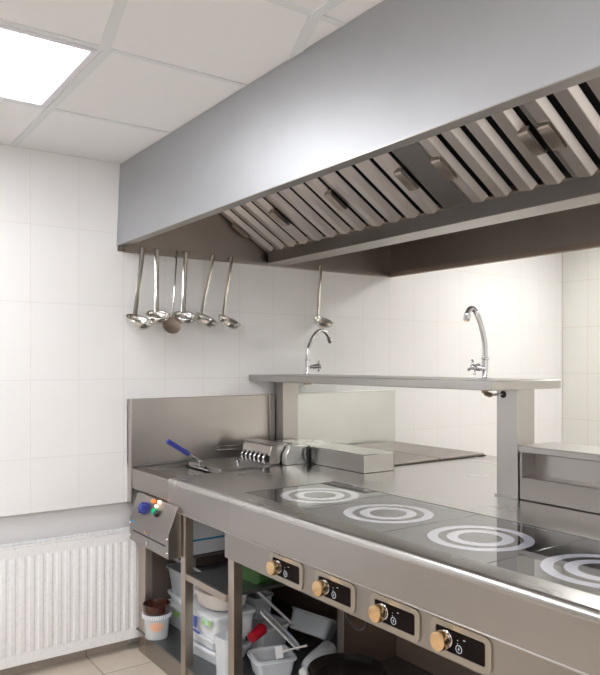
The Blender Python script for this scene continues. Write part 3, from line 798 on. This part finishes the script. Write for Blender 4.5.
# lower right pile
o = empty('clear_container', 'shallow clear food container with loose lid, right of the second island leg', 'food container')
tub('container_wall', o, .085, .072, .070, 'milky', .84, .025, rim=.008); lidm('container_lid', o, .090, .078, .071, 'clear', t=.010)
put(o, (1.620, 2.485, Z), -14)
o = empty('dough_brush', 'white scraper brush with thin handle lying on the shallow clear container', 'brush')
s = MB(); s.box(-.016, .016, -.005, .005, -.024, .024); s.build('brush_head', 'white', o, bevel=.003)
s = MB(); s.tube([(.012, 0, 0), (.04, 0, .003), (.12, 0, .006)], [.007, .004, .0045], seg=10); s.build('brush_handle', 'cream', o)
put(o, (1.610, 2.415, Z + .108), -20, -20, -4)
o = empty('grey_bin', 'grey translucent bin standing at the back behind the second leg', 'bin')
tub('bin_wall', o, .055, .08, .10, 'grey_tub', .88, .02)
put(o, (1.745, 2.83, Z + .1185), 12)
o = empty('clear_box', 'low clear box with blue edged lid beneath the grey bin', 'storage box', 'plastic storage boxes')
tub('box_body', o, .090, .13, .10, 'milky', .9, .03); lidm('box_lid', o, .097, .137, .10, 'frost', t=.014)
s = MB(); s.box(-.1005, -.098, -.10, .02, .098, .104); s.build('blue_edge', 'clip', o)
put(o, (1.735, 2.78, Z), 8)
o = empty('red_cup', 'red plastic cup lying on its side among the clear containers', 'cup')
s = MB(); s.lathe([(.001, 0), (.020, 0), (.022, .003), (.027, .085), (.025, .085), (.020, .005), (.001, .004)], seg=32, cap0=True, cap1=True); s.build('cup_wall', 'red', o, smooth=50)
o.matrix_world = Matrix.Translation((1.600, 2.615, Z + .105)) @ Vector((.75, .35, .12)).to_track_quat('Z', 'Y').to_matrix().to_4x4()
def leaning_lid(name, p0, p1, wdir, L, W, label, blue=True):
    o = empty(name, label, 'lid', 'container lids leaning in the pile')
    lidm('lid_sheet', o, W / 2, L / 2, 0, 'frost', t=.010, r=.025)
    if blue:
        s = MB(); s.box(-W / 2 - .002, -W / 2 + .004, -L / 2 + .03, -L / 2 + .08, .002, .009); s.box(-W / 2 - .002, -W / 2 + .004, L / 2 - .08, L / 2 - .04, .002, .009); s.build('blue_seal', 'clip', o, bevel=.001)
    y = (Vector(p1) - Vector(p0)).normalized(); x = Vector(wdir); x = (x - y * x.dot(y)).normalized(); z = x.cross(y)
    m = Matrix((x, y, z)).transposed().to_4x4(); m.translation = (Vector(p0) + Vector(p1)) / 2
    o.matrix_world = m; return o
leaning_lid('container_lid', (1.615, 2.560, .345), (1.745, 2.470, .185), (-.5, -.8, -.1), .235, .075, 'long blue-sealed lid leaning diagonally in front of the grey box')
leaning_lid('container_lid', (1.640, 2.640, .400), (1.790, 2.580, .240), (-.3, -.9, .2), .24, .06, 'narrow clear lid leaning behind the blue-sealed lid', False)
o = empty('tilted_box', 'grey clear box tipped on its side behind the leaning lids', 'storage box', 'plastic storage boxes')
tub('box_wall', o, .060, .105, .09, 'grey_tub', .88, .025)
put(o, (1.905, 2.600, Z + .055), 30, 8, 28)
o = empty('clear_bottle', 'clear plastic bottle with white cap lying beside the black pan', 'bottle')
s = MB(); s.lathe([(.001, .0), (.034, 0), (.040, .006), (.041, .150), (.036, .172), (.018, .190), (.015, .198)], seg=28, cap0=True, cap1=True); s.build('bottle_wall', 'clear', o, smooth=50)
s = MB(); s.lathe([(.019, .194), (.020, .196), (.020, .216), (.017, .219)], seg=24, cap0=True, cap1=True); s.build('bottle_cap', 'white', o)
o.matrix_world = Matrix.Translation((1.865, 2.405, Z + .066)) @ Vector((-.88, -.36, -.12)).to_track_quat('Z', 'Y').to_matrix().to_4x4()

# pot with black pan on it
o = empty('steel_pot', 'steel pot standing on the bottom shelf under the black frying pan', 'pot')
s = MB(); s.lathe([(.001, 0), (.11, 0), (.118, .008), (.118, .070), (.122, .074), (.118, .076), (.114, .070), (.114, .01), (.001, .006)], seg=48, cap0=True, cap1=True); s.build('pot_wall', 'polished', o, smooth=50)
s = MB(); s.tube(bez((-.115, -.04, .05), (-.155, -.05, .06), (-.155, .05, .06), (-.115, .04, .05), 10), .006, seg=8); s.build('pot_handle', 'polished', o)
put(o, (1.735, 2.125, Z))
o = empty('frying_pan', 'black frying pan set upside on the steel pot, under the knob strip', 'frying pan')
s = MB(); s.lathe([(.001, 0), (.125, 0), (.142, .012), (.152, .030), (.155, .032), (.152, .034), (.138, .016), (.120, .006), (.001, .005)], seg=56, cap0=True, cap1=True); s.build('pan_body', 'pan', o, smooth=50)
s = MB(); s.tube([(-.13, -.05, .018), (-.19, -.055, .034), (-.25, -.052, .036)], [.008, .010, .007], seg=10); s.build('pan_handle', 'pan', o)
put(o, (1.735, 2.125, Z + .0775), -22)
# hanging cable loop
s = MB(); s.tube(bez((1.40, 1.72, .66), (1.40, 1.73, .565), (1.40, 1.60, .565), (1.40, 1.62, .66), 14), .0035, seg=8)
tag(s.build('hanging_cable', 'rubber'), 'thin black cable loop hanging down below the knob strip', 'cable')

# ------------------------------------------------------------------ world, camera, view
w = bpy.data.worlds.new('world'); S.world = w; w.use_nodes = True
w.node_tree.nodes['Background'].inputs[0].default_value = (.9, .95, 1, 1); w.node_tree.nodes['Background'].inputs[1].default_value = .3
cam = bpy.data.cameras.new('camera'); co = bpy.data.objects.new('camera', cam); COL.objects.link(co)
cam.sensor_fit = 'VERTICAL'; cam.sensor_height = 24; cam.sensor_width = 24
cam.lens = 703 / 675 * 24
cam.shift_y = (363 - 337.5) / 675
cam.clip_start = .02
co.location = (0, 0, 1.41); co.rotation_euler = (R(90), 0, R(-35.4))
S.camera = co
S.view_settings.view_transform = 'Standard'; S.view_settings.look = 'None'
S.view_settings.gamma = 1; S.view_settings.use_curve_mapping = False
S.view_settings.exposure = 0.3
try:
    S.cycles.use_denoising = True
    S.cycles.max_bounces = 10; S.cycles.transparent_max_bounces = 16; S.cycles.glossy_bounces = 6; S.cycles.diffuse_bounces = 6
except Exception: pass
